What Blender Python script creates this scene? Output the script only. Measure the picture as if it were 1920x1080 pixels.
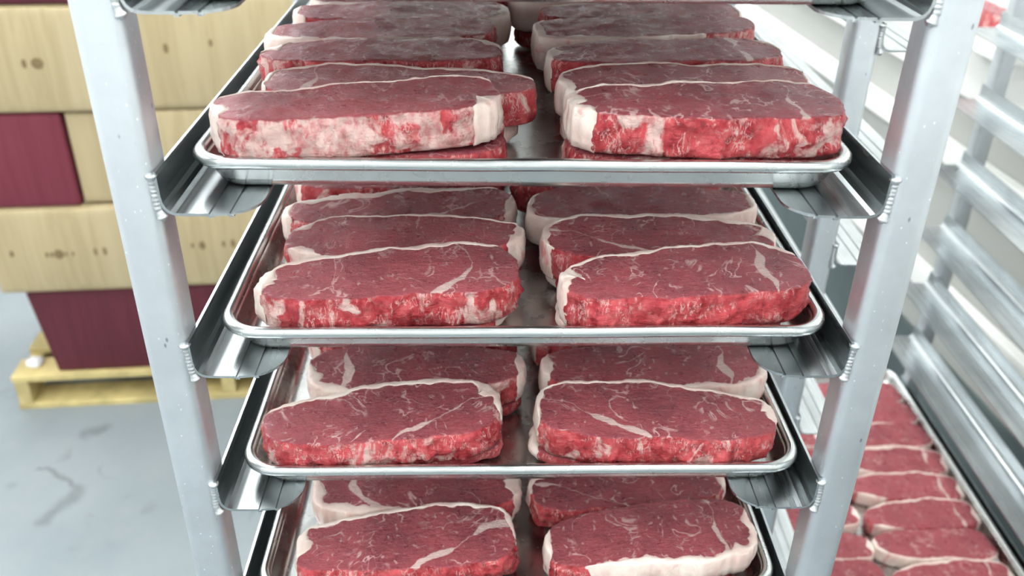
import bpy, bmesh, math, random
import numpy as np
from mathutils import Matrix, Vector, noise

for o in list(bpy.data.objects):
    bpy.data.objects.remove(o, do_unlink=True)
scene = bpy.context.scene
COL = scene.collection
MM = 0.001

# ------------------------------------------------------------------ camera
PITCH, YAW, ROLL = 0.5221, 0.0282, 0.0160
FPX = 1693.9
CAM = Vector((-0.0235, -0.5335, 1.650))
cp, sp, cy, sy = math.cos(PITCH), math.sin(PITCH), math.cos(YAW), math.sin(YAW)
fw = Vector((sy * cp, cy * cp, -sp)); rt = Vector((cy, -sy, 0)); up = rt.cross(fw)
cr, sr = math.cos(ROLL), math.sin(ROLL)
rt2 = rt * cr + up * sr; up2 = up * cr - rt * sr
cam_data = bpy.data.cameras.new('camera')
cam_data.sensor_width = 36.0
cam_data.lens = FPX / 1920 * 36.0
cam_data.clip_start = 0.02
cam_data.dof.use_dof = True
cam_data.dof.focus_distance = 0.68
cam_data.dof.aperture_fstop = 6.5
cam = bpy.data.objects.new('camera', cam_data)
COL.objects.link(cam)
m3 = Matrix((rt2, up2, -fw)).transposed()
cam.matrix_world = Matrix.Translation(CAM) @ m3.to_4x4()
scene.camera = cam

# ------------------------------------------------------------------ world, exposure
world = bpy.data.worlds.new('world'); scene.world = world
world.use_nodes = True
world.node_tree.nodes['Background'].inputs[0].default_value = (0.9, 0.95, 1.0, 1)
world.node_tree.nodes['Background'].inputs[1].default_value = 0.3
vs = scene.view_settings
vs.view_transform = 'Standard'; vs.look = 'None'; vs.gamma = 1.0; vs.use_curve_mapping = False
vs.exposure = -0.25
LAMP_STRENGTH = 17.0

# ------------------------------------------------------------------ helpers
def mesh_obj(name, verts, faces, mat=None, parent=None, smooth=True, attrs=None):
    me = bpy.data.meshes.new(name)
    me.from_pydata([tuple(v) for v in verts], [], faces)
    me.validate()
    if mat: me.materials.append(mat)
    if smooth:
        me.polygons.foreach_set('use_smooth', [True] * len(me.polygons))
    if attrs:
        for k, a in attrs.items():
            at = me.attributes.new(k, 'FLOAT', 'POINT')
            at.data.foreach_set('value', np.asarray(a, dtype=np.float32))
    bm = bmesh.new(); bm.from_mesh(me)
    bmesh.ops.recalc_face_normals(bm, faces=bm.faces)
    bm.to_mesh(me); bm.free()
    return link(name, me, parent)

def link(name, data, parent=None):
    o = bpy.data.objects.new(name, data)
    COL.objects.link(o)
    if parent is not None: o.parent = parent
    return o

def tag(o, label=None, cat=None, group=None, kind=None):
    if label: o['label'] = label
    if cat: o['category'] = cat
    if group: o['group'] = group
    if kind: o['kind'] = kind
    return o

def empty(name, loc=(0, 0, 0), rz=0.0):
    o = bpy.data.objects.new(name, None); COL.objects.link(o)
    o.empty_display_size = 0.05
    o.location = loc; o.rotation_euler = (0, 0, rz)
    return o

def box_geo(x0, x1, y0, y1, z0, z1, bev=0.0, seg=2):
    bm = bmesh.new()
    bmesh.ops.create_cube(bm, size=1)
    for v in bm.verts:
        v.co = Vector((x0 + (v.co.x + .5) * (x1 - x0), y0 + (v.co.y + .5) * (y1 - y0), z0 + (v.co.z + .5) * (z1 - z0)))
    if bev > 0:
        bmesh.ops.bevel(bm, geom=bm.edges[:], offset=bev, segments=seg, affect='EDGES', profile=0.6)
    return bm

def bm_obj(name, bm, mat=None, parent=None, smooth=False):
    me = bpy.data.meshes.new(name)
    bm.to_mesh(me); bm.free()
    if mat: me.materials.append(mat)
    if smooth: me.polygons.foreach_set('use_smooth', [True] * len(me.polygons))
    return link(name, me, parent)

# ------------------------------------------------------------------ materials
def new_mat(name):
    m = bpy.data.materials.new(name); m.use_nodes = True
    nt = m.node_tree
    return m, nt, nt.nodes['Principled BSDF']

class NB:
    """tiny node builder"""
    def __init__(s, nt): s.nt = nt
    def n(s, t, **kw):
        nd = s.nt.nodes.new(t)
        for k, v in kw.items(): setattr(nd, k, v)
        return nd
    def put(s, sock, v):
        if v is None: return
        if hasattr(v, 'is_linked') or hasattr(v, 'links'): s.nt.links.new(v, sock)
        else: sock.default_value = v
    def math(s, op, a, b=None, c=None, clamp=False):
        nd = s.n('ShaderNodeMath', operation=op, use_clamp=clamp)
        s.put(nd.inputs[0], a)
        if b is not None: s.put(nd.inputs[1], b)
        if c is not None: s.put(nd.inputs[2], c)
        return nd.outputs[0]
    def vec(s, op, a, b):
        nd = s.n('ShaderNodeVectorMath', operation=op)
        s.put(nd.inputs[0], a); s.put(nd.inputs[1], b)
        return nd.outputs[0]
    def noise(s, vec, scale, detail=3, rough=.55, dist=0.0, out=0):
        nd = s.n('ShaderNodeTexNoise')
        s.put(nd.inputs['Vector'], vec)
        nd.inputs['Scale'].default_value = scale; nd.inputs['Detail'].default_value = detail
        nd.inputs['Roughness'].default_value = rough; nd.inputs['Distortion'].default_value = dist
        return nd.outputs[out]
    def ramp(s, v, lo, hi, a=0.0, b=1.0, interp='SMOOTHSTEP'):
        nd = s.n('ShaderNodeMapRange', interpolation_type=interp)
        s.put(nd.inputs['Value'], v)
        s.put(nd.inputs['From Min'], lo); s.put(nd.inputs['From Max'], hi)
        nd.inputs['To Min'].default_value = a; nd.inputs['To Max'].default_value = b
        return nd.outputs[0]
    def mix(s, f, a, b):
        nd = s.n('ShaderNodeMix', data_type='RGBA')
        s.put(nd.inputs[0], f)
        for sk, v in ((nd.inputs[6], a), (nd.inputs[7], b)):
            if isinstance(v, tuple): sk.default_value = (*v, 1) if len(v) == 3 else v
            else: s.nt.links.new(v, sk)
        return nd.outputs[2]
    def attr(s, name, typ='GEOMETRY'):
        nd = s.n('ShaderNodeAttribute', attribute_type=typ, attribute_name=name)
        return nd.outputs['Fac']
    def coords(s, rnd=False, scale=(1, 1, 1)):
        tc = s.n('ShaderNodeTexCoord')
        v = tc.outputs['Object']
        if scale != (1, 1, 1): v = s.vec('MULTIPLY', v, scale)
        if rnd:
            oi = s.n('ShaderNodeObjectInfo')
            cmb = s.n('ShaderNodeCombineXYZ')
            r = s.math('MULTIPLY', oi.outputs['Random'], 7.3)
            s.put(cmb.inputs[0], r); s.put(cmb.inputs[1], s.math('MULTIPLY', r, 1.7)); s.put(cmb.inputs[2], s.math('MULTIPLY', r, -2.3))
            v = s.vec('ADD', v, cmb.outputs[0])
        return v
    def bump(s, h, strength, dist, normal=None):
        nd = s.n('ShaderNodeBump')
        s.put(nd.inputs['Height'], h)
        nd.inputs['Strength'].default_value = strength; nd.inputs['Distance'].default_value = dist
        if normal is not None: s.put(nd.inputs['Normal'], normal)
        return nd.outputs[0]

def metal(name, col, rough, scratch=0.4, streak=(1, 1, 1), metallic=1.0, pits=False, var=0.12, blotch=.25):
    m, nt, b = new_mat(name); k = NB(nt)
    v = k.coords(True); vs_ = k.coords(True, streak)
    n1 = k.noise(vs_, 60, 4); n2 = k.noise(v, 9, 3)
    c = k.mix(k.ramp(n2, .3, .7), tuple(x * (1 - var) for x in col), tuple(min(1, x * (1 + var * .5)) for x in col))
    c = k.mix(k.ramp(n1, .35, .75, 0, blotch), c, tuple(x * .62 for x in col))
    if pits:
        vo = k.n('ShaderNodeTexVoronoi'); k.put(vo.inputs['Vector'], k.coords(True, (1, 1, .6))); vo.inputs['Scale'].default_value = 190
        msk = k.math('MULTIPLY', k.ramp(vo.outputs['Distance'], .06, .14, 1, 0), k.ramp(k.noise(v, 40, 2), .46, .56))
        c = k.mix(k.math('MULTIPLY', msk, .85), c, (.93, .96, 1.0))
        vo2 = k.n('ShaderNodeTexVoronoi'); k.put(vo2.inputs['Vector'], k.coords(True, (1, 1, .5))); vo2.inputs['Scale'].default_value = 120
        msk2 = k.math('MULTIPLY', k.ramp(vo2.outputs['Distance'], .06, .16, 1, 0), k.ramp(k.noise(v, 23, 2), .56, .64))
        c = k.mix(k.math('MULTIPLY', msk2, .7), c, (.16, .17, .19))
    k.put(b.inputs['Base Color'], c)
    b.inputs['Metallic'].default_value = metallic
    k.put(b.inputs['Roughness'], k.ramp(n1, .2, .8, rough * .8, min(1, rough * 1.3), 'LINEAR'))
    k.put(b.inputs['Normal'], k.bump(k.noise(vs_, 220, 3), scratch, .0004))
    return m

M_POST = metal('post_aluminium', (.60, .635, .66), .40, .25, metallic=.8, pits=True, var=.10, blotch=.10)
M_RUN = metal('runner_aluminium', (.53, .565, .575), .27, .3, (1, .02, 1), var=.2, blotch=.4)
M_EDGE = metal('weld_aluminium', (.60, .62, .63), .36, .3, metallic=.9)
M_PAN = metal('pan_aluminium', (.60, .61, .595), .25, .03, (1, 1, 1), var=.07, blotch=.05)
M_RIM = metal('pan_rim_aluminium', (.60, .62, .61), .24, .03, (1, 1, 1), var=.06, blotch=.05)

def lean_material():
    m, nt, b = new_mat('lean_beef'); k = NB(nt)
    v = k.coords(True)
    side = k.attr('side'); dfat = k.attr('dfat'); seam = k.attr('seam')
    pale = k.attr('pale', 'OBJECT'); tone = k.attr('tone', 'OBJECT')
    # ---- cut face
    n1 = k.noise(v, 22, 4); n2 = k.noise(v, 110, 4)
    top = k.mix(k.ramp(n1, .32, .68), (.205, .025, .040), (.375, .060, .078))
    top = k.mix(k.ramp(n2, .35, .75, 0, .45), top, (.36, .055, .065))
    fib = k.noise(k.coords(True, (.5, 1, 1)), 480, 4, .8)
    top = k.mix(k.ramp(fib, .52, .72, 0, .55), top, (.58, .20, .22))
    top = k.mix(k.ramp(fib, .47, .28, 0, .4), top, (.11, .010, .018))
    # marbling: thin wandering lines, only in places
    w = k.noise(v, 30, 3, .55, .9)
    line = k.ramp(k.math('ABSOLUTE', k.math('SUBTRACT', w, .5)), .006, .024, 1, 0)
    msk = k.ramp(k.noise(v, 36, 2), .49, .59)
    line = k.math('MULTIPLY', line, msk)
    w2 = k.noise(k.coords(True, (.8, 1, 1)), 75, 2, .5, .4)
    line2 = k.ramp(k.math('ABSOLUTE', k.math('SUBTRACT', w2, .5)), .006, .024, 1, 0)
    line2 = k.math('MULTIPLY', line2, k.ramp(k.noise(v, 52, 2), .53, .63))
    vo = k.n('ShaderNodeTexVoronoi'); k.put(vo.inputs['Vector'], k.vec('ADD', k.coords(True, (1.4, .62, 1)), k.vec('MULTIPLY', k.noise(v, 90, 2, out=1), (.012, .012, 0)))); vo.inputs['Scale'].default_value = 115
    fleck = k.math('MULTIPLY', k.ramp(vo.outputs['Distance'], .10, .24, 1, 0), k.ramp(k.noise(v, 60, 2), .47, .57))
    marb = k.math('MAXIMUM', k.math('MULTIPLY', line, .85), k.math('MAXIMUM', k.math('MULTIPLY', line2, .6), k.math('MULTIPLY', fleck, .65)))
    top = k.mix(marb, top, (.68, .43, .41))
    top = k.mix(k.math('MULTIPLY', tone, 1.0), top, k.mix(.55, top, (.47, .10, .115)))
    # connective seam
    wob = k.math('MULTIPLY', k.math('SUBTRACT', k.noise(v, 70, 3), .5), 7.0)
    wid = k.ramp(k.noise(v, 28, 2), .40, .68, .25, 4.2)
    sd = k.math('SUBTRACT', k.math('ABSOLUTE', k.math('ADD', seam, wob)), wid)
    top = k.mix(k.ramp(sd, -.7, .5, .92, 0), top, (.70, .50, .46))
    # feathered rim of fat where the cap lies against the lean
    wf = k.math('MULTIPLY', k.math('SUBTRACT', k.noise(v, 130, 3), .46), 9.0)
    df = k.math('SUBTRACT', dfat, wf)
    top = k.mix(k.ramp(df, -.2, .7, .95, 0), top, (.72, .52, .48))
    # ---- outer side
    vz = k.coords(True, (1, 1, .6))
    s1 = k.noise(vz, 40, 4, .6, .6); s2 = k.noise(vz, 150, 4, .6)
    sc = k.mix(k.ramp(s1, .35, .65), (.40, .015, .026), (.66, .070, .082))
    sc = k.mix(k.ramp(s2, .42, .7, 0, .6), sc, (.72, .16, .16))
    sc = k.mix(k.ramp(s2, .45, .28, 0, .75), sc, (.15, .005, .010))
    th = k.math('SUBTRACT', .70, k.math('MULTIPLY', pale, .30))
    pn = k.noise(vz, 34, 5, .62, 1.0)
    pk = k.ramp(pn, th, k.math('ADD', th, .07))
    sc = k.mix(k.math('MULTIPLY', pk, .85), sc, k.mix(k.ramp(s2, .35, .6), (.70, .30, .28), (.82, .62, .56)))
    st = k.noise(k.coords(True, (1, 1, .25)), 210, 3, .6, .5)
    sline = k.math('MULTIPLY', k.ramp(k.math('ABSOLUTE', k.math('SUBTRACT', st, .5)), .004, .04, 1, 0), k.ramp(k.noise(v, 60, 2), .47, .56))
    sc = k.mix(k.math('MULTIPLY', sline, .7), sc, (.80, .50, .46))
    edge = k.math('ADD', side, k.math('MULTIPLY', k.math('SUBTRACT', n2, .5), .8))
    col = k.mix(k.ramp(edge, .25, .75), top, sc)
    k.put(b.inputs['Base Color'], col)
    k.put(b.inputs['Roughness'], k.ramp(n2, .3, .7, .25, .42))
    b.inputs['Specular IOR Level'].default_value = .5
    b.inputs['Coat Weight'].default_value = .12
    b.inputs['Coat Roughness'].default_value = .22
    nb = k.bump(k.noise(k.coords(True, (.4, 1, 1)), 300, 5, .75), .9, .0032)
    nb = k.bump(k.noise(v, 75, 4), .6, .0035, nb)
    k.put(b.inputs['Normal'], nb)
    return m

def fat_material():
    m, nt, b = new_mat('beef_fat'); k = NB(nt)
    v = k.coords(True); side = k.attr('side')
    n1 = k.noise(v, 45, 4); n2 = k.noise(v, 160, 4)
    c = k.mix(k.ramp(n1, .35, .65), (.76, .56, .50), (.84, .72, .64))
    pinkth = k.ramp(k.noise(k.coords(True, (1, 1, .5)), 55, 4, .6, .8), .56, .70)
    c = k.mix(k.math('MULTIPLY', pinkth, k.math('ADD', k.math('MULTIPLY', side, .55), .25)), c, (.60, .16, .16))
    c = k.mix(k.ramp(n2, .55, .75, 0, .35), c, (.86, .78, .72))
    k.put(b.inputs['Base Color'], c)
    b.inputs['Roughness'].default_value = .36
    k.put(b.inputs['Normal'], k.bump(n2, .5, .0016))
    return m

M_LEAN = lean_material()
M_FAT = fat_material()

def plain(name, col, rough, var=.1, scale=8, bump=0.0, bscale=80, metallic=0.0):
    m, nt, b = new_mat(name); k = NB(nt); v = k.coords(True)
    c = k.mix(k.ramp(k.noise(v, scale, 4), .3, .7), tuple(x * (1 - var) for x in col), tuple(min(1, x * (1 + var)) for x in col))
    k.put(b.inputs['Base Color'], c); b.inputs['Roughness'].default_value = rough
    b.inputs['Metallic'].default_value = metallic
    if bump: k.put(b.inputs['Normal'], k.bump(k.noise(v, bscale, 3), bump, .002))
    return m

def floor_mat():
    m, nt, b = new_mat('painted_concrete'); k = NB(nt); v = k.coords()
    n1 = k.noise(v, 1.6, 5); n2 = k.noise(v, 9, 5, .6)
    c = k.mix(k.ramp(n1, .3, .7), (.225, .265, .285), (.285, .322, .335))
    c = k.mix(k.ramp(n2, .45, .75, 0, .4), c, (.31, .325, .31))
    sm = k.math('MULTIPLY', k.ramp(k.math('ABSOLUTE', k.math('SUBTRACT', k.noise(v, 3.2, 3, .5, 1.5), .5)), .004, .03, 1, 0), k.ramp(k.noise(v, 4, 2), .56, .68))
    c = k.mix(k.math('MULTIPLY', sm, .35), c, (.12, .13, .135))
    c = k.mix(k.ramp(k.noise(v, 7, 2), .68, .76, 0, .35), c, (.15, .165, .17))
    # a scuffed dark smear left on the concrete
    pv = k.vec('MULTIPLY', v, (1, 1, 0))
    pv = k.vec('ADD', pv, k.vec('MULTIPLY', k.vec('SUBTRACT', k.noise(v, 14, 3, out=1), (.5, .5, .5)), (.07, .07, 0)))
    best = None
    for (ax, ay), (bx_, by_), wd in (((-2.215, .325), (-2.165, .450), .020), ((-2.165, .45), (-2.295, .533), .007), ((-2.21, .67), (-2.17, .70), .018)):
        dx, dy = bx_ - ax, by_ - ay
        pa = k.vec('SUBTRACT', pv, (ax, ay, 0))
        dn = k.n('ShaderNodeVectorMath', operation='DOT_PRODUCT'); k.put(dn.inputs[0], pa); dn.inputs[1].default_value = (dx, dy, 0)
        t = k.math('DIVIDE', dn.outputs['Value'], dx * dx + dy * dy, clamp=True)
        cx_ = k.n('ShaderNodeCombineXYZ'); k.put(cx_.inputs[0], k.math('MULTIPLY', t, dx)); k.put(cx_.inputs[1], k.math('MULTIPLY', t, dy))
        le = k.n('ShaderNodeVectorMath', operation='LENGTH'); k.put(le.inputs[0], k.vec('SUBTRACT', pa, cx_.outputs[0]))
        f_ = k.ramp(le.outputs['Value'], wd * .2, wd * 1.6, .55, 0)
        best = f_ if best is None else k.math('MAXIMUM', best, f_)
    c = k.mix(k.math('MULTIPLY', best, k.ramp(n2, .3, .6, .5, 1)), c, (.10, .11, .115))
    k.put(b.inputs['Base Color'], c); b.inputs['Roughness'].default_value = .45
    k.put(b.inputs['Normal'], k.bump(n2, .15, .003))
    return m

def card_mat(name, c0, c1, c2):
    m, nt, b = new_mat(name); k = NB(nt)
    st = k.noise(k.coords(True, (1, 1, .02)), 70, 3, .6); st2 = k.noise(k.coords(True, (1, 1, .03)), 14, 3)
    c = k.mix(k.ramp(st, .35, .65), c0, c1)
    c = k.mix(k.ramp(st2, .5, .75, 0, .6), c, c2)
    k.put(b.inputs['Base Color'], c); b.inputs['Roughness'].default_value = .75
    k.put(b.inputs['Normal'], k.bump(st, .25, .002))
    return m

M_FLOOR = floor_mat()
M_WALL = plain('wall_panel', (.40, .405, .38), .6, .04, 2)
M_WALLW = plain('white_wall', (.85, .86, .86), .6, .03, 2)
M_RAIL = plain('white_rail', (.84, .84, .81), .45, .03, 4)
M_LOWBAND = plain('dark_lower_band', (.075, .10, .10), .5, .25, 3)
M_CEIL = plain('ceiling_white', (.85, .86, .86), .7, .03, 2)
M_KRAFT = card_mat('kraft_card', (.425, .335, .185), (.48, .385, .22), (.54, .445, .275))
M_BURG = card_mat('burgundy_card', (.092, .011, .020), (.112, .015, .027), (.125, .020, .033))
M_BURG2 = card_mat('bright_burgundy_card', (.160, .020, .036), (.182, .026, .044), (.20, .032, .05))
M_PRINT = plain('print_ink', (.20, .14, .06), .7, .1, 30)
M_WOOD = plain('pallet_wood', (.62, .50, .22), .7, .22, 12, .4, 60)
M_PAPER = plain('white_paper', (.85, .86, .88), .6, .05, 30, .5, 90)
M_HOUSE = plain('lamp_housing', (.8, .8, .8), .4, .02, 3)
mL, ntL, bL = new_mat('lamp_diffuser')
bL.inputs['Base Color'].default_value = (.9, .9, .9, 1)
bL.inputs['Emission Color'].default_value = (.96, .99, 1.0, 1)
bL.inputs['Emission Strength'].default_value = LAMP_STRENGTH
M_LAMP = mL

# ------------------------------------------------------------------ room (axes turned 5 degrees from the rack)
TH = math.radians(5.0)
UX = Vector((math.cos(TH), math.sin(TH), 0)); UY = Vector((-math.sin(TH), math.cos(TH), 0))
room_o = Vector((1.100, 1.025, 0))            # a point of the right-hand wall
def room_box(name, x0, x1, y0, y1, z0, z1, mat, kind='structure', bev=0.0):
    o = bm_obj(name, box_geo(x0, x1, y0, y1, z0, z1, bev), mat)
    o.location = room_o; o.rotation_euler = (0, 0, TH)
    if kind: o['kind'] = kind
    return o
XL, XR, YF, YB, ZC = -4.2, 0.0, -4.2, 3.2, 3.0
room_box('floor', XL - .1, XR + .1, YF - .1, YB + .1, -.1, 0, M_FLOOR)
room_box('ceiling', XL - .1, XR + .1, YF - .1, YB + .1, ZC, ZC + .1, M_CEIL)
room_box('wall_right', XR, XR + .1, YF, YB, 0, ZC, M_WALL)
room_box('wall_back', XL, XR, YB, YB + .1, 0, ZC, M_WALLW)
room_box('wall_left', XL - .1, XL, YF, YB, 0, ZC, M_WALLW)
room_box('wall_front', XL, XR, YF - .1, YF, 0, ZC, M_WALLW)
room_box('lower_band_right', -.012, -.0005, YF + .002, YB - .002, .0005, .42, M_LOWBAND)  # dark strip covering the lowest part of the right wall
room_box('trim_1', -.03, -.0005, YF + .002, YB - .002, .545, .600, M_RAIL, bev=.006)
room_box('trim_2', -.03, -.0005, YF + .002, YB - .002, .862, .914, M_RAIL, bev=.006)
room_box('trim_3', -.016, -.0005, YF + .002, YB - .002, 1.02, ZC - .002, M_RAIL, bev=.003)

# ceiling lamps
def ceiling_lamp(x, y, label):
    root = empty('ceiling_lamp', room_o + UX * x + UY * y + Vector((0, 0, ZC)), TH)
    tag(root, label, 'lamp', 'ceiling lamps')
    bm_obj('housing', box_geo(-.20, .20, -.72, .72, -.075, -.001, .008), M_HOUSE, root)
    bm_obj('diffuser', box_geo(-.17, .17, -.69, .69, -.095, -.0752, .006), M_LAMP, root)
for x, xn in ((-.75, 'near the right wall'), (-2.1, 'in the middle of the room'), (-3.45, 'near the left wall')):
    for y, yn in ((-3.0, 'behind the viewer'), (-1.1, 'above the viewer'), (.7, 'above the loaded rack row'), (2.3, 'by the back wall')):
        ceiling_lamp(x, y, 'long white ceiling lamp %s, %s' % (xn, yn))

# ------------------------------------------------------------------ racks
Z0 = 1.5262; SP = 0.1282; WI = 0.2364; PW = 0.031; DEPTH = 0.640
def level(k): return Z0 - SP * k

def post_mesh():
    r, n = .0075, 5
    pts = []
    for cx_, cy_, a0 in ((PW - r, r, -90), (PW - r, PW - r, 0), (r, PW - r, 90), (r, r, 180)):
        for i in range(n + 1):
            a = math.radians(a0 + 90 * i / n)
            pts.append((cx_ + r * math.cos(a), cy_ + r * math.sin(a)))
    L = len(pts); vs_, fs = [], []
    H = [0.0, .004, 1.776, 1.78]
    for j, z in enumerate(H):
        s = .93 if j in (0, 3) else 1.0
        for x, y in pts: vs_.append(((x - PW / 2) * s + PW / 2, (y - PW / 2) * s + PW / 2, z))
    for j in range(3):
        for i in range(L): fs.append((j * L + i, j * L + (i + 1) % L, (j + 1) * L + (i + 1) % L, (j + 1) * L + i))
    fs.append(tuple(range(L - 1, -1, -1))); fs.append(tuple(3 * L + i for i in range(L)))
    return vs_, fs

def runner_geo(sign):
    """pan slide: upright wall against the post, grooved floor with a rounded inner corner. x grows inwards."""
    T = .0020
    prof = [(0.0, .0285), (.0003, .012), (.0009, .0070), (.0024, .0036), (.0048, .0014), (.0080, .0003), (.012, 0.0), (.022, 0.0)]
    for g in (.0300, .0430):
        prof += [(g - .0011, 0), (g - .0006, -.0012), (g + .0006, -.0012), (g + .0011, 0)]
    prof += [(.050, 0), (.054, 0), (.0575, 0), (.0595, 0), (.0605, 0)]
    nrm = []
    P = prof
    for i in range(len(P)):
        a = P[max(0, i - 1)]; c = P[min(len(P) - 1, i + 1)]
        dx, dz = c[0] - a[0], c[1] - a[1]; l = math.hypot(dx, dz)
        nrm.append((dz / l, -dx / l))              # pointing outwards/downwards
    def front(x):                                   # plan curve of the rounded front corner
        x0, rx, ry = .0330, .0276, .026
        if x <= x0: return 0.0
        s = min(1, (x - x0) / rx)
        return ry * (1 - math.sqrt(max(0, 1 - s * s)))
    vs_, fs = [], []
    n = len(P)
    for (x, z), (nx, nz) in zip(P, nrm):
        b = (x + nx * T, z - T if x > .012 else z + nz * T)
        for (xx, zz) in ((x, z), b):
            for yy in (front(x), DEPTH - front(x)):
                vs_.append((sign * xx, yy, zz))
    # vertex order: 4*i + 0 top front, 1 top back, 2 bottom front, 3 bottom back
    for i in range(n - 1):
        a, c = 4 * i, 4 * (i + 1)
        fs += [(a, a + 1, c + 1, c), (a + 2, c + 2, c + 3, a + 3), (a, c, c + 2, a + 2), (a + 1, a + 3, c + 3, c + 1)]
    fs.append((0, 2, 3, 1)); e = 4 * (n - 1); fs.append((e, e + 1, e + 3, e + 2))
    return vs_, fs

def tube(path, radii, nseg=8):
    vs_, fs = [], []
    for i, p in enumerate(path):
        p = Vector(p)
        d = (Vector(path[min(i + 1, len(path) - 1)]) - Vector(path[max(i - 1, 0)])).normalized()
        s = d.orthogonal().normalized() if abs(d.x) > .9 else d.cross(Vector((1, 0, 0))).normalized()
        t = d.cross(s)
        for j in range(nseg):
            a = 2 * math.pi * j / nseg
            vs_.append(p + (s * math.cos(a) + t * math.sin(a)) * radii[i])
    for i in range(len(path) - 1):
        for j in range(nseg):
            fs.append((i * nseg + j, i * nseg + (j + 1) % nseg, (i + 1) * nseg + (j + 1) % nseg, (i + 1) * nseg + j))
    fs.append(tuple(range(nseg))); fs.append(tuple((len(path) - 1) * nseg + j for j in range(nseg)))
    return vs_, fs

def weld_geo(sign, seed):
    rnd = random.Random(seed)
    path, rad = [], []
    n = 46
    for i in range(n):
        t = i / (n - 1)
        z = .0275 - t * .0325
        x = -.0028 + .0010 * math.sin(t * 3 + seed) + (.0022 * max(0, t - .75) / .25)
        y = .0012 + .0006 * math.sin(5 * t)
        r = .0027 + .00022 * math.sin(t * 2 * math.pi * 11)
        for c, amp, w in ((.06, .0016, .05), (.92, .0014, .05)):
            r += amp * math.exp(-((t - c) / w) ** 2)
        if t < .05: r *= (.35 + .65 * math.sin(math.pi / 2 * t / .05))
        if t > .97: r *= .75
        path.append((sign * x, y, z)); rad.append(r * rnd.uniform(.96, 1.05))
    return tube(path, rad, 12)

POST_ME = None; RUN_ME = {}; WELD_ME = {}; RAIL_ME = {}
def make_rack(name, label, loc, rz, levels, weld_levels):
    global POST_ME
    root = empty(name, loc, rz)
    tag(root, label, 'rack', 'aluminium tray racks')
    if POST_ME is None:
        v, f = post_mesh(); o = mesh_obj('post', v, f, M_POST, root); POST_ME = o.data
        mod = None
        first = o
    else: first = link('post', POST_ME, root)
    spots = [(-WI - PW, 0), (WI, 0), (-WI - PW, DEPTH - PW), (WI, DEPTH - PW)]
    first.location = (*spots[0], 0)
    for s in spots[1:]:
        o = link('post', POST_ME, root); o.location = (*s, 0)
    for z in (.06, 1.735):
        for y in (0, DEPTH - PW):
            if 'c' not in RAIL_ME:
                o = bm_obj('cross_rail', box_geo(-WI + .0002, WI - .0002, 0.003, PW - .003, 0, .032, .004), M_POST, root); RAIL_ME['c'] = o.data
            else: o = link('cross_rail', RAIL_ME['c'], root)
            o.location = (0, y, z)
    for k in levels:
        for sg in (1, -1):
            if sg not in RUN_ME:
                v, f = runner_geo(sg); o = mesh_obj('runner', v, f, M_RUN, root, smooth=False); RUN_ME[sg] = o.data
            else: o = link('runner', RUN_ME[sg], root)
            o.location = (-sg * (WI - .0021), 0, level(k))
            if k in weld_levels:
                for end in (0, 1):
                    key = (sg, (k + end) % 3)
                    if key not in WELD_ME:
                        v, f = weld_geo(sg, key[1] + 3 * sg); w = mesh_obj('weld_bead', v, f, M_EDGE, o); WELD_ME[key] = w.data
                    else: w = link('weld_bead', WELD_ME[key], o)
                    if end: w.location = (0, DEPTH, 0); w.scale = (1, -1, 1)
    return root

make_rack('tray_rack', 'aluminium tray rack in front holding pans stacked with raw steaks', (0, 0, 0), 0, range(-1, 12), range(-1, 7))
NB_LOC = Vector((.622, .405, 0)); NB_RZ = math.radians(-.6)
make_rack('tray_rack', 'aluminium tray rack behind on the right with mostly empty runners', NB_LOC, NB_RZ, range(-1, 12), range(0, 9))

# ------------------------------------------------------------------ sheet pans
def rrect(hw, hl, r, n=9):
    pts = []
    for sx, sy_, a0 in ((1, -1, -90), (1, 1, 0), (-1, 1, 90), (-1, -1, 180)):
        for i in range(n + 1):
            a = math.radians(a0 + 90 * i / n)
            pts.append((sx * (hw - r) + r * math.cos(a), sy_ * (hl - r) + r * math.sin(a)))
    # subdivide the long straight runs
    out = []
    for i, p in enumerate(pts):
        q_ = pts[(i + 1) % len(pts)]
        out.append(p)
        d = math.hypot(q_[0] - p[0], q_[1] - p[1])
        if (i + 1) % (n + 1) == 0:
            for j in range(1, 26): out.append((p[0] + (q_[0] - p[0]) * j / 26, p[1] + (q_[1] - p[1]) * j / 26))
    return out
HW, HL = .2275, .330
def loft(profile, seed, close=False, cap=False, dent=.0007):
    vs_, fs = [], []
    L = None
    for off, z in profile:
        ring = rrect(HW - off, HL - off, max(.004, .030 - off * .55))
        L = len(ring)
        for x, y in ring:
            dz = noise.noise(Vector((x * 14, y * 14, seed * 3.1))) * dent * min(1, z / .02)
            dn = noise.noise(Vector((x * 17 + 9, y * 17, seed * 5.7))) * dent * min(1, z / .02)
            vs_.append((x * (1 + dn * 2), y * (1 + dn * 2), z + dz))
    n = len(profile)
    for j in range(n if close else n - 1):
        for i in range(L):
            a, b = j * L, ((j + 1) % n) * L
            fs.append((a + i, a + (i + 1) % L, b + (i + 1) % L, b + i))
    if cap: fs.append(tuple((n - 1) * L + i for i in range(L)))
    return vs_, fs
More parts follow.
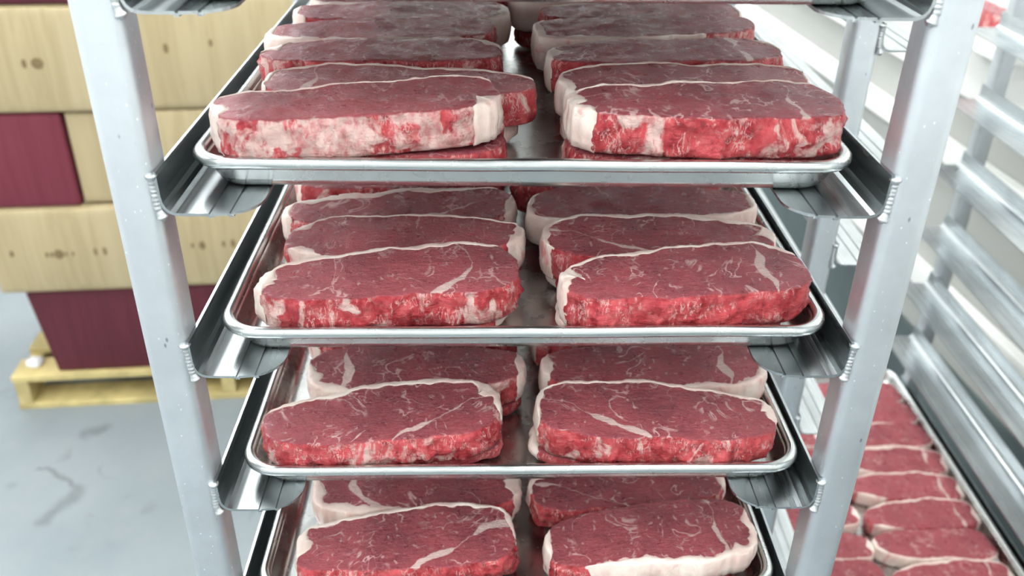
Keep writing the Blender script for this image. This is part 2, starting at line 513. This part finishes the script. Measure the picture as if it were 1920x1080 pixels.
def pan_meshes(seed):
    inner = [(.0078, .0225), (.0095, .0180), (.0125, .0085), (.0150, .0030), (.0180, .0014), (.0220, .0010)]
    outer = [(.0245, 0.0), (.0185, .0001), (.0150, .0016), (.0120, .0070), (.0088, .0170), (.0066, .0200)]
    v1, f1 = loft(inner[::1], seed, cap=True)
    v2, f2 = loft(outer[::-1], seed, cap=True)
    o1 = len(v1)
    L = len(rrect(.1, .1, .01))
    faces = f1 + [tuple(i + o1 for i in f) for f in f2]
    for i in range(L): faces.append((i, (i + 1) % L, o1 + (i + 1) % L, o1 + i))
    rim = [(.0072, .0195), (.0040, .0178), (.0012, .0182), (.0001, .0200), (0, .0220), (.0004, .0240), (.0018, .0255), (.0042, .0262), (.0064, .0255), (.0078, .0236), (.0086, .0212)]
    vr, fr = loft(rim, seed, close=True)
    return (v1 + v2, faces), (vr, fr)
PAN_TAG = {}
def make_pan(k, loc, rz, label, seed):
    (v, f), (vr, fr) = pan_meshes(seed)
    o = mesh_obj('sheet_pan', v, f, M_PAN); tag(o, label, 'tray', 'aluminium sheet pans')
    o.location = loc; o.rotation_euler = (0, 0, rz)
    mesh_obj('rolled_rim', vr, fr, M_RIM, o)
    return o
ORD = {0: 'topmost', 1: 'second', 2: 'third', 3: 'fourth', 4: 'fifth'}
PAN_POS = {}
pan_spec = {0: (.001, .012, -.002), 1: (.0017, .027, -.004), 2: (.0022, .0205, .007), 3: (.0022, .0170, .007), 4: (.000, .009, .008)}
pan_lab = {0: 'topmost sheet pan on the front rack, only its underside in view',
           1: 'sheet pan of steaks on the front rack, second pan from the top',
           2: 'sheet pan of steaks on the front rack, third pan from the top',
           3: 'sheet pan of steaks on the front rack, fourth pan from the top',
           4: 'sheet pan of steaks on the front rack, lowest one, front edge out of frame'}
for k, (xo, yf, yaw) in pan_spec.items():
    PAN_POS[k] = make_pan(k, (xo, yf + HL, level(k) + .0003), yaw, pan_lab[k], k + 1)
def nb_world(x, y, z):
    c, s = math.cos(NB_RZ), math.sin(NB_RZ)
    return Vector((NB_LOC.x + c * x - s * y, NB_LOC.y + s * x + c * y, z))
for k, lab in ((8, 'sheet pan of steaks low on the rear right rack'),):
    make_pan(k, nb_world(0, .012 + HL, level(k) + .0003), NB_RZ, lab, 20 + k)

# ------------------------------------------------------------------ steaks
def fbm(x, y, z, s, oc=2):
    p = Vector((x * s, y * s, z * s)); r = 0; a = 1
    for _ in range(oc):
        r += a * noise.noise(p); p = p * 2.03 + Vector((3.1, 1.7, 8.2)); a *= .5
    return r

def steak_geo(seed, a=95., b=33., th=26., e=1, tp=.34, caps=((90, 4, 55),), seam=None, rag=1.0, N=150, flip=False, bow=0.0):
    """returns (lean verts, faces, attrs), (fat verts, faces, attrs); millimetres, base at z=0.
    e: which end is the thick one; caps: (angle, mm, spread) of fat around the outline, 0 right 90 back 180 left 270 front"""
    so = seed * 13.37
    raw = []
    for i in range(900):
        t = 2 * math.pi * i / 900
        c, s = math.cos(t), math.sin(t)
        x = a * math.copysign(abs(c) ** (2 / 3.7), c)
        ys = math.copysign(abs(s) ** (2 / 3.0), s)
        u = x / a
        w = b * (1 - tp * (0.5 - 0.5 * e * u) ** 1.4)
        if ys > 0: y = w * ys * (1 + .06 * math.cos(u * 2.4 + seed))
        else: y = b * (.90 - .12 * (0.5 - 0.5 * e * u)) * ys
        y += bow * (1 - u * u)
        raw.append((x, y, math.degrees(t)))
    raw = np.array(raw)
    for i in range(900):
        x, y, _ = raw[i]
        l = math.hypot(x / a, y / b)
        d = fbm(x, y, so, .022, 2) * 4.6 + fbm(x, y, so + 5, .085, 3) * 1.7
        raw[i, 0] += d * x / (a * l) ; raw[i, 1] += d * y / (b * l)
    seg = np.hypot(*(np.roll(raw[:, :2], -1, 0) - raw[:, :2]).T); cum = np.concatenate([[0], np.cumsum(seg)])
    per = cum[-1]
    idx = np.interp(np.arange(N) / N * per, cum, np.arange(901))
    ext = np.vstack([raw, raw[:1]]); ext[-1, 2] = 360
    O = np.array([[np.interp(q_, np.arange(901), ext[:, j]) for j in range(3)] for q_ in idx])
    ang = O[:, 2]; O = O[:, :2]
    tg = np.roll(O, -1, 0) - np.roll(O, 1, 0); tg /= np.linalg.norm(tg, axis=1)[:, None]
    inn = np.stack([-tg[:, 1], tg[:, 0]], 1)
    T = np.zeros(N)
    for ca, ct, cw in caps:
        d = np.abs((ang - ca + 180) % 360 - 180)
        T = np.maximum(T, ct * 1.28 * np.exp(-(d / cw) ** 3))
    T *= np.array([max(.12, 1 + .75 * fbm(p[0], p[1], so + 21, .05, 2) + .38 * fbm(p[0], p[1], so + 31, .21, 2)) for p in O])
    T = np.maximum(T, 0); has = T > .55
    T = np.where(has, T, 0)
    Ls = O + inn * T[:, None]
    # smooth the inner line a little
    for _ in range(1): Ls = np.where(has[:, None], .5 * Ls + .25 * (np.roll(Ls, 1, 0) + np.roll(Ls, -1, 0)), Ls)
    ycen = lambda x: bow * (1 - (x / a) ** 2) + b * (.02)
    def ztop(x, y):
        return th + 1.4 * fbm(x, y, so + 40, .02, 2) + .55 * fbm(x, y, so + 50, .09, 2) - .9 * (x / a) ** 2
    # seam polyline
    sl = None
    if seam:
        ex, kind = seam
        if kind == 0: pl = [(.50, 1.1), (.60, .55), (.63, .1), (.52, -.35), (.30, -.80), (.1, -1.2)]
        elif kind == 1: pl = [(.62, 1.1), (.66, .5), (.60, 0), (.66, -.5), (.62, -1.2)]
        else: pl = [(.95, .25), (.74, .18), (.55, -.15), (.36, -.45), (.10, -.72), (-.05, -1.1)]
        sl = np.array([(ex * px * a, py * b) for px, py in pl])
    def sdist(x, y):
        if sl is None: return 99.
        best, sg = 1e9, 1
        for i in range(len(sl) - 1):
            p, q_ = sl[i], sl[i + 1]; d = q_ - p
            t = min(1, max(0, ((x - p[0]) * d[0] + (y - p[1]) * d[1]) / (d @ d)))
            dx, dy = x - p[0] - t * d[0], y - p[1] - t * d[1]
            dd = math.hypot(dx, dy)
            if dd < best: best = dd; sg = 1 if d[0] * dy - d[1] * dx > 0 else -1
        return best * sg
    spine = np.stack([np.clip(Ls[:, 0], -.70 * a, .70 * a) * .97, [ycen(x) for x in Ls[:, 0]]], 1)
    rings = []      # (kind, param): top radial rings, bevel, side, bottom
    for r in (0., .17, .33, .48, .61, .72, .81, .89): rings.append(('t', r))
    rings += [('b', 1.5, 0., .0), ('b', .6, -.25, .2), ('b', .1, -1.0, .6)]
    rings += [('s', .88), ('s', .78), ('s', .67), ('s', .55), ('s', .43), ('s', .31), ('s', .20), ('s', .10)]
    rings += [('u', .5, .8), ('u', 2.5, .0), ('v', .5), ('v', 0.)]
    V, A_side, A_df, A_sm = [], [], [], []
    dirs = spine - Ls; ln = np.linalg.norm(dirs, axis=1)[:, None]; dirs = dirs / np.maximum(ln, 1e-6)
    zt_edge = [ztop(p[0], p[1]) for p in Ls]
    for rg in rings:
        for i in range(N):
            L_ = Ls[i]
            fatf = 1.0 if has[i] else 0.0
            if rg[0] == 't':
                p = spine[i] + (L_ - spine[i]) * rg[1]; z = ztop(*p); sd = 0.
            elif rg[0] == 'b':
                p = L_ + dirs[i] * rg[1]; z = ztop(*p) + rg[2] * (1 - .6 * fatf); sd = rg[3]
                if rg[1] < .5 and not fatf: p = p - dirs[i] * rag * fbm(p[0], p[1], z + so, .16, 2) * .9
            elif rg[0] == 's':
                z = zt_edge[i] * rg[1]
                bul = 1.6 * (1 - (2 * rg[1] - 1) ** 2)
                d = max(0., 1 - T[i] / 2.4) * bul + max(0., 1 - T[i] / 3.0) * rag * (1.7 * fbm(L_[0], L_[1], z * 1.3 + so, .085, 2) + .9 * fbm(L_[0], L_[1], z + so + 9, .28, 2))
                p = L_ - dirs[i] * d; sd = 1.
            elif rg[0] == 'u':
                p = L_ + dirs[i] * rg[1]; z = rg[2]; sd = 1.
            else:
                p = spine[i] + (L_ - spine[i]) * rg[1]; z = 0.; sd = .6
            V.append((p[0] * MM, p[1] * MM, z * MM))
            A_side.append(sd * (1 - .0 * fatf))
            dd = math.hypot(p[0] - L_[0], p[1] - L_[1])
            # soften at cap ends
            A_df.append(dd if has[i] else min(dd + 12, 25)); A_sm.append(sdist(p[0], p[1]) if sl is not None else 99.)
    F = []
    R_ = len(rings)
    for j in range(R_ - 1):
        for i in range(N):
            F.append((j * N + i, j * N + (i + 1) % N, (j + 1) * N + (i + 1) % N, (j + 1) * N + i))
    lean = (V, F, dict(side=A_side, dfat=A_df, seam=A_sm))
    # fat: runs of columns
    fats = []
    runs = []
    order = list(range(N))
    if has.all(): runs = [order + [0]]
    elif has.any():
        k0 = next(i for i in range(N) if not has[i])
        cur = []
        for j in range(k0, k0 + N + 1):
            i = j % N
            if has[i]: cur.append(i)
            elif cur: runs.append(cur); cur = []
    for run in runs:
        if len(run) < 4: continue
        FV, FF, FS = [], [], []
        base = 0; m = 0
        run = [(run[0] - 1) % N] + run + [(run[-1] + 1) % N]
        for ci, i in enumerate(run):
            o_, l_ = O[i], Ls[i]
            endc = ci in (0, len(run) - 1)
            t_ = max(T[i], .25)
            nrm = -inn[i]
            sec = []
            def at(d, z, s):   # d = distance outwards from lean line
                sec.append((l_ + nrm * d, z, s))
            zt = ztop(*(l_)); f9 = fbm(o_[0], o_[1], so + 77, .12, 2)
            bulge = 1.5 if not endc else .2
            at(-.35, zt * .5, 1); at(-.35, zt - .3, 0); at(.3, zt + (.25 if not endc else -.2), 0)
            at(t_ * .4, zt + (.45 + .7 * f9 if not endc else -.2), 0); at(t_ * .75, zt + .2 + .6 * f9 - (.5 if endc else 0), 0)
            at(t_ * .95, zt - .7, .3); at(t_ + .35, zt - 2.2, .7)
            for fz in (.76, .58, .40, .22):
                z = zt * fz
                d = t_ + bulge * (1 - (2 * fz - 1) ** 2) + (1.3 * fbm(o_[0], o_[1], z + so, .10, 2) if not endc else 0)
                at(d, z, 1)
            at(t_ - .2, 1.2, 1); at(t_ * .7, .1, 1); at(-.2, .1, 1)
            m = len(sec)
            for p, z, s in sec:
                FV.append((p[0] * MM, p[1] * MM, z * MM)); FS.append(s)
        nc = len(run)
        for c_ in range(nc - 1):
            for j in range(m):
                p0 = base + c_ * m; p1 = base + (c_ + 1) * m
                FF.append((p0 + j, p0 + (j + 1) % m, p1 + (j + 1) % m, p1 + j))
        FF.append(tuple(base + j for j in range(m))); FF.append(tuple(base + (nc - 1) * m + j for j in range(m)))
        fats.append((FV, FF, dict(side=FS)))
    return lean, fats

def build_steak(geo, tone, pale):
    root = empty('strip_steak')
    (v, f, at), fats = geo
    o = mesh_obj('lean_meat', v, f, M_LEAN, root, attrs=at); o['tone'] = tone; o['pale'] = pale
    for fv, ff, fa in fats:
        mesh_obj('fat_cap', fv, ff, M_FAT, root, attrs=fa)
    return root

def copy_steak(src, tone, pale):
    r = src.copy(); COL.objects.link(r)
    for ch in src.children:
        c = ch.copy(); COL.objects.link(c); c.parent = r
        if 'tone' in c.keys(): c['tone'] = tone; c['pale'] = pale
    return r

B_, F_ = 90, 270
# (pan, column, row): x, y, angle, half length, half width, thickness, thick end, fat, seam, pale, tone
ST = {
 (1, 'L', 1): (-113, 74, 12, 96, 31, 28, 1, ((F_ + 55, 9, 16), (180, 7, 16), (85, 1.5, 60)), None, .95, .55),
 (1, 'L', 2): (-92, 135, -3, 101, 32, 26, -1, ((95, 3, 62), (180, 3, 25)), (-1, 1), .5, .6),
 (1, 'L', 3): (-109, 198, 3, 96, 31, 27, 1, ((160, 10, 18), (30, 5, 20)), None, .45, .35),
 (1, 'L', 4): (-119, 264, 6, 97, 32, 27, 1, ((230, 4.5, 50), (185, 5, 25)), None, .6, .5),
 (1, 'L', 5): (-106, 329, 4, 101, 32, 27, 1, ((350, 7, 35), (180, 4, 25)), None, .5, .5),
 (1, 'L', 6): (-104, 394, 4, 96, 31, 27, -1, ((240, 4, 50),), None, .5, .4),
 (1, 'L', 7): (-104, 459, 3, 96, 31, 27, 1, ((90, 4, 60),), None, .4, .4),
 (1, 'R', 1): (125, 74, .5, 94, 32, 29, 1, ((95, 2.2, 60), (172, 12, 15), (205, 6, 12)), (1, 1), .55, .12),
 (1, 'R', 2): (127, 138, 7, 96, 32, 27, -1, ((95, 2.5, 60), (185, 6, 20), (352, 3, 14)), None, .3, .35),
 (1, 'R', 3): (119, 203, 8, 98, 32, 27, 1, ((175, 8, 18), (20, 4, 20)), (1, 1), .25, .3),
 (1, 'R', 4): (112, 270, 10, 100, 33, 30, -1, ((225, 6.5, 40), (180, 5, 30)), None, .6, .3),
 (1, 'R', 5): (119, 336, 7, 97, 32, 28, 1, ((95, 3, 60), (355, 4, 15)), None, .35, .3),
 (1, 'R', 6): (95, 401, 8, 99, 32, 28, -1, ((240, 6, 50),), None, .5, .3),
 (1, 'R', 7): (104, 468, 5, 96, 31, 27, 1, ((90, 4, 60),), None, .4, .3),
 (2, 'L', 1): (-97, 80, 8, 96, 32.5, 28, 1, ((100, 3.2, 48), (172, 11, 17), (60, 3.4, 18)), (1, 0), .52, .38),
 (2, 'L', 2): (-91, 143, 4, 95, 32, 27, -1, ((352, 9, 22), (218, 9, 14), (150, 6, 12), (85, 1.6, 55)), None, .5, .4),
 (2, 'L', 3): (-103, 206, 5, 100, 32, 27, 1, ((110, 6, 48), (180, 6, 20), (352, 6, 16)), (1, 2), .6, .4),
 (2, 'L', 4): (-107, 270, 4, 96, 31, 27, 1, ((110, 6, 60), (180, 6, 20)), None, .5, .4),
 (2, 'L', 5): (-100, 334, 3, 96, 31, 27, -1, ((90, 4, 60),), None, .5, .4),
 (2, 'R', 1): (126, 80, 6, 95, 33, 29, 1, ((100, 3.0, 50), (172, 11, 17), (45, 3, 22)), (1, 1), .15, .15),
 (2, 'R', 2): (115, 144, 1, 96, 33, 28, -1, ((80, 3.8, 62), (165, 5, 28), (5, 10, 16)), (-1, 2), .3, .15),
 (2, 'R', 3): (111, 208, 3, 101, 33, 27, -1, ((280, 3.5, 70), (0, 5, 22), (180, 4, 22)), None, .5, .25),
 (2, 'R', 4): (98, 272, 4, 98, 32, 28, 1, ((90, 3, 55),), None, .35, .2),
 (2, 'R', 5): (105, 336, 3, 96, 31, 27, -1, ((90, 4, 60),), None, .4, .3),
 (3, 'L', 1): (-110, 76, 8, 96, 32.5, 27, 1, ((88, 3.8, 55), (22, 8, 24)), (1, 2), .52, .15),
 (3, 'L', 2): (-88, 139, 5, 96, 32, 27, -1, ((225, 5.5, 36), (188, 8, 18), (358, 6, 20)), (-1, 1), .55, .12),
 (3, 'L', 3): (-97, 202, 3, 95, 31, 27, 1, ((100, 4, 50), (180, 6, 25)), None, .5, .2),
 (3, 'L', 4): (-100, 266, 3, 96, 31, 27, -1, ((90, 4, 60),), None, .5, .3),
 (3, 'R', 1): (113, 77, -3, 99, 33, 28, -1, ((92, 3.0, 58), (12, 10, 15), (165, 3, 25)), (-1, 2), .50, .12),
 (3, 'R', 2): (123, 142, 2, 99, 33, 28, 1, ((310, 4.5, 40), (350, 4.5, 24), (175, 8, 16)), (1, 1), .5, .22),
 (3, 'R', 3): (115, 206, 3, 99, 32, 27, 1, ((95, 4, 55), (180, 5, 20)), None, .4, .3),
 (3, 'R', 4): (110, 270, 2, 96, 31, 27, -1, ((90, 4, 60),), None, .5, .3),
 (4, 'L', 1): (-97, 75, 6, 96, 33, 28, 1, ((95, 3.4, 55), (168, 12, 20), (25, 4, 25)), (1, 2), .5, .10),
 (4, 'L', 2): (-92, 140, 4, 97, 33, 28, -1, ((225, 6, 36), (185, 9, 20), (358, 9, 20)), (-1, 0), .5, .12),
 (4, 'L', 3): (-96, 205, 3, 96, 31, 27, 1, ((90, 4, 60),), None, .5, .3),
 (4, 'R', 1): (121, 79, 7.5, 95, 34, 28, 1, ((300, 5.5, 44), (345, 7, 24), (175, 4, 18)), (1, 1), .4, .22),
 (4, 'R', 2): (108, 144, 7, 94, 33, 28, -1, ((150, 7, 24), (95, 2.5, 50), (355, 6, 16)), (-1, 2), .45, .10),
 (4, 'R', 3): (112, 210, 4, 96, 31, 27, 1, ((90, 4, 60),), None, .5, .3),
}
RN = {1: 'front row', 2: 'second row', 3: 'third row', 4: 'fourth row', 5: 'fifth row', 6: 'sixth row', 7: 'seventh row', 8: 'eighth row'}
PN = {1: 'second', 2: 'third', 3: 'fourth', 4: 'lowest'}
CN = {'L': 'left', 'R': 'right'}
LOW_T = 13.0
TILT = {1: 4.4, 2: 6.6, 3: 7.4, 4: 6.8}
BW = 4.5
LOWT = {1: 21.0, 2: 13.0, 3: 13.0, 4: 11.0}
THX = {1: 3.0, 2: 5.0, 3: 6.0, 4: 3.0}
rnd = random.Random(4)
low_src = []
for s_, (e_, cp_) in enumerate(((1, ((90, 4, 60),)), (-1, ((180, 6, 20), (90, 3, 50))), (1, ((5, 8, 25), (120, 3, 40))), (-1, ((175, 9, 22), (60, 4, 40))))):
    low_src.append([steak_geo(200 + s_, a=89., b=32., th=LOW_T - 1.0, e=e_, caps=cp_, N=110), None])
for (k, col, row), (x, y, an, a, b, th, e, caps, seam, pale, tone) in ST.items():
    px, py, _ = pan_spec[k]
    b += BW if row == 1 else 1.4; th = th - 1.0 + THX[k]; lt = LOWT[k]
    x = math.copysign(min(abs(x), 221 - a), x); tl = math.radians(TILT[k])
    y += {1: -4, 2: -14, 3: -15, 4: -23}[k] + (row - 1) * 1.6
    zf = level(k) + .0003 + .0011
    # lower steak
    li = rnd.randrange(4)
    pl_, tn_ = rnd.uniform(.3, .7), rnd.uniform(.1, .4)
    if low_src[li][1] is None:
        low = build_steak(low_src[li][0], tn_, pl_); low_src[li][1] = low
    else: low = copy_steak(low_src[li][1], tn_, pl_)
    dx = rnd.uniform(-5, 5)
    if row == 1:
        dx = {(1, 'L'): 12, (1, 'R'): -6, (2, 'L'): -5, (2, 'R'): -9, (3, 'L'): 7, (3, 'R'): -14, (4, 'L'): 10, (4, 'R'): -6}[(k, col)]
    lx_ = math.copysign(min(abs(x + dx), 120), x + dx)
    low.location = (lx_ * MM, (max(y, py * 1000 + 21 + 30) if row == 1 else y + rnd.uniform(-2, 3) + 4) * MM, zf)
    low.rotation_euler = (tl, 0, math.radians(an * .35)); low.location.z += math.sin(tl) * .034; low.scale.z = lt / LOW_T
    tag(low, 'raw strip steak on lower layer, %s, %s column of %s sheet pan, front rack' % (RN[row], CN[col], PN[k]), 'steak', 'raw strip steaks on the sheet pans')
    geo = steak_geo(k * 20 + row * 2 + (col == 'R'), a=a, b=b, th=th, e=e, caps=caps, seam=seam, rag=1.9 if row == 1 else 1.3, N=220 if row == 1 else 170 if row < 4 else 120)
    o = build_steak(geo, tone, pale)
    o.location = (x * MM, y * MM, zf + (lt + .8 + math.sin(tl) * 35 + {(1, 'L', 2): -4.5, (2, 'L', 3): -3.5, (1, 'R', 2): -2.5}.get((k, col, row), 0)) * MM)
    o.rotation_euler = (tl + math.radians(rnd.uniform(-.5, .8)), math.radians(rnd.uniform(-.6, .6)), math.radians(an))
    tag(o, 'raw strip steak on upper layer, %s, %s column of %s sheet pan, front rack' % (RN[row], CN[col], PN[k]), 'steak', 'raw strip steaks on the sheet pans')

# hidden rows further back, added to block light from behind the pans
ROWN = RN | {9: 'ninth row'}
for k, (r0, y0) in {1: (8, 524), 2: (6, 392), 3: (5, 322), 4: (4, 252)}.items():
    for row in range(r0, 10):
        y = y0 + (row - r0) * 66
        if y > 618: continue
        for col, sx in (('L', -1), ('R', 1)):
            li = rnd.randrange(4)
            o = copy_steak(low_src[li][1], rnd.uniform(.1, .4), rnd.uniform(.3, .6))
            o.scale = (1.08, 1.0, 3.1)
            o.location = (sx * (103 + rnd.uniform(-2, 3)) * MM, (y + rnd.uniform(-1, 1)) * MM, level(k) + .0014)
            o.rotation_euler = (0, 0, math.radians(rnd.uniform(-1, 2)))
            tag(o, 'added thick light-blocking raw steak, %s, %s column of %s sheet pan, front rack' % (ROWN[row], CN[col], PN[k]), 'steak', 'raw strip steaks on the sheet pans')

# steaks on the rear rack: one layer, fat towards the viewer
nb_src = []
for s_, (e_, cp_) in enumerate(((1, ((265, 2.6, 62), (190, 5, 25))), (-1, ((280, 2.4, 55), (0, 7, 20))), (1, ((90, 3, 55), (350, 7, 22), (230, 2.5, 20))))):
    nb_src.append([steak_geo(300 + s_, a=99., b=37., th=28., e=e_, caps=cp_, N=110, tp=.28, seam=(e_, 1) if s_ else None), None])
for k, pn in ((8, 'low'),):
    for col, cx_ in (('left', -104), ('right', 104)):
        for row in range(1, 9):
            li = rnd.randrange(3); tn_, pl_ = rnd.uniform(.55, .95), rnd.uniform(.4, .7)
            if nb_src[li][1] is None:
                o = build_steak(nb_src[li][0], tn_, pl_); nb_src[li][1] = o
            else: o = copy_steak(nb_src[li][1], tn_, pl_)
            lx, ly = cx_ + rnd.uniform(-6, 6), 76 + (row - 1) * 71 + rnd.uniform(-2, 2)
            o.location = nb_world(lx * MM, ly * MM, level(k) + .0016)
            o.rotation_euler = (0, 0, NB_RZ + math.radians(rnd.uniform(-3, 4))); o.rotation_euler[0] = math.radians(5); o.location.z += .003
            tag(o, 'raw strip steak, %s, %s column of the %s sheet pan, rear right rack' % (RN[row], col, pn), 'steak', 'raw strip steaks on the rear rack')

# ------------------------------------------------------------------ pallet with boxes
PAL = Vector((-1.399, 1.613, 0))
def on_pallet(o): o.location = PAL; o.rotation_euler = (0, 0, TH); return o
pal = empty('pallet'); on_pallet(pal)
tag(pal, 'pale wooden pallet on the concrete floor under the stacked boxes', 'pallet')
PWID, PDEP = 1.20, 1.0
for i, y in enumerate((0, .15, .30, .45, .60, .75, .90)):
    bm_obj('deck_board', box_geo(0, PWID, y, y + .095, .096, .115, .002), M_WOOD, pal)
for x in (.0, PWID / 2 - .02, PWID - .04):
    bm_obj('stringer', box_geo(x + .002, x + .04, .004, PDEP - .01, .0185, .0955, .002), M_WOOD, pal)
for y in (0, .45, .90):
    bm_obj('bottom_board', box_geo(0, PWID, y, y + .095, .0, .018, .002), M_WOOD, pal)

def carton(u0, u1, z0, z1, v0, dep, mat, label, taper=0.0, marks=(), skew=0.0):
    """closed shipping carton with soft edges, bulging sides and two top flaps"""
    root = empty('carton'); on_pallet(root)
    root.location = PAL + UX * ((u0 + u1) / 2) + UY * v0 + Vector((0, 0, z0))
    root.rotation_euler = (0, 0, TH + skew)
    tag(root, label, 'box', 'stacked cartons')
    w, h = (u1 - u0), z1 - z0
    nx, ny, nz = 14, 10, 9
    bm = bmesh.new()
    bmesh.ops.create_cube(bm, size=1)
    bmesh.ops.subdivide_edges(bm, edges=bm.edges[:], cuts=11, use_grid_fill=True)
    sd = u0 * 7 + z0 * 3
    for v in bm.verts:
        x, y, z = v.co
        sx = 1 - taper * (0.5 - z)
        bul = .010 * (1 - 4 * z * z)
        px_ = x * w * sx; py_ = (y + .5) * dep
        if abs(abs(x) - .5) < 1e-4: px_ += math.copysign(bul * .15 * (1 - 4 * y * y), x)
        if abs(abs(y) - .5) < 1e-4: py_ += math.copysign(bul * (1 - 4 * x * x), y)
        pz = (z + .5) * h
        pz += noise.noise(Vector((x * 3 + sd, y * 3, z * 2))) * .004 * (1 if z > .4 else 0)
        v.co = (px_, py_, pz)
    bmesh.ops.recalc_face_normals(bm, faces=bm.faces)
    body = bm_obj('body', bm, mat, root, smooth=True)
    me = body.data
    md = body.modifiers.new('bevel', 'BEVEL'); md.width = .006; md.segments = 2; md.limit_method = 'ANGLE'; md.angle_limit = math.radians(50)
    for s in (0, 1):
        bm_obj('flap', box_geo(-w / 2 + .012, w / 2 - .012, .012 + s * (dep / 2 - .008), dep / 2 - .004 + s * (dep / 2 - .012), h - .003, h + .0045, .0012), mat, root)
    for (mu, mz, mw, mh) in marks:
        bmm = bmesh.new()
        bmesh.ops.create_circle(bmm, cap_ends=True, segments=18, radius=.5)
        yy = -.010 * (1 - 4 * ((mz - z0) / h - .5) ** 2) * (1 - 4 * ((mu - (u0 + u1) / 2) / w) ** 2) - .0012
        for v in bmm.verts: v.co = Vector((mu - (u0 + u1) / 2 + v.co.x * mw, yy, mz - z0 + v.co.y * mh))
        ext = bmesh.ops.extrude_face_region(bmm, geom=bmm.faces[:])
        for g in ext['geom']:
            if isinstance(g, bmesh.types.BMVert): g.co.y += .0026
        bmesh.ops.recalc_face_normals(bmm, faces=bmm.faces)
        bm_obj('print_mark', bmm, M_PRINT, root)
    return root
DB = .56
carton(.098, .655, .1155, .383, .018, DB, M_BURG, 'dark burgundy carton on the pallet, lowest layer, left of the stack', taper=.11)
carton(.668, 1.19, .1155, .383, .022, DB, M_BURG, 'dark burgundy carton on the pallet, lowest layer, right end hidden by rack')
carton(.045, .452, .389, .634, .002, DB, M_KRAFT, 'kraft carton with printed marks, second layer from pallet, left one',
       marks=((.105, .512, .010, .018), (.195, .508, .007, .016), (.207, .508, .007, .016), (.226, .509, .026, .026), (.245, .509, .006, .014), (.262, .509, .006, .014), (.320, .512, .009, .022), (.344, .512, .010, .024)))
carton(.458, 1.00, .389, .640, .006, DB, M_KRAFT, 'kraft carton behind the post, second layer from pallet, right one',
       marks=((.598, .517, .016, .024), (.572, .517, .008, .014), (.655, .520, .008, .018), (.680, .521, .012, .024)))
carton(-.24, .306, .640, .890, .008, DB, M_BURG2, 'bright burgundy carton in the third layer beside a kraft carton')
carton(.314, .87, .645, .889, .016, DB, M_KRAFT, 'kraft carton in the third layer right of the burgundy one')
carton(-.10, .448, .897, 1.150, .0, DB, M_KRAFT, 'kraft carton with two dark spots in the fourth layer, left of the post',
       marks=((.262, 1.022, .010, .022), (.292, 1.022, .028, .026)))
carton(.456, 1.00, .897, 1.170, .012, DB, M_KRAFT, 'kraft carton with a dark spot in the fourth layer, right of the post',
       marks=((.592, 1.050, .012, .024), (.70, 1.062, .008, .018)))
carton(-.10, .44, 1.157, 1.41, .004, DB, M_BURG, 'burgundy carton at the very top of the stack, cut by photo edge')
# scrap of film on the pallet corner
bm = bmesh.new(); bmesh.ops.create_icosphere(bm, subdivisions=3, radius=.02)
for v in bm.verts:
    d = noise.noise(v.co * 90) * .5 + 1
    v.co = Vector((v.co.x * 1.2 * d, v.co.y * d, max(0, v.co.z * .8 * d + .009)))
sc = bm_obj('film_scrap', bm, M_PAPER, smooth=True)
sc.location = PAL + UX * .052 + UY * .06 + Vector((0, 0, .1152))
tag(sc, 'small crumpled white scrap lying on the pallet corner', 'scrap')

# ------------------------------------------------------------------ wall shelf with a small tray of meat, high on the right
def room_pt(x, y, z): return room_o + UX * x + UY * y + Vector((0, 0, z))
sh = empty('wall_shelf', room_pt(-.0165, .28, 1.175), TH)
tag(sh, 'white shelf on the right wall behind the rear rack', 'shelf')
bm_obj('shelf_board', box_geo(-.13, -.0005, -.16, .16, 0, .022, .003), M_RAIL, sh)
for y in (-.12, .12):
    bm_obj('bracket', box_geo(-.08, -.0005, y - .006, y + .006, -.04, -.0005, .003), M_RAIL, sh)
sk = copy_steak(nb_src[0][1], .9, .6)
sk.location = room_pt(-.088, .28, 1.1985); sk.rotation_euler = (0, 0, TH + math.radians(88)); sk.scale = (1.1, .95, 1.7)
tag(sk, 'pink piece of raw meat lying on the white wall shelf', 'steak')
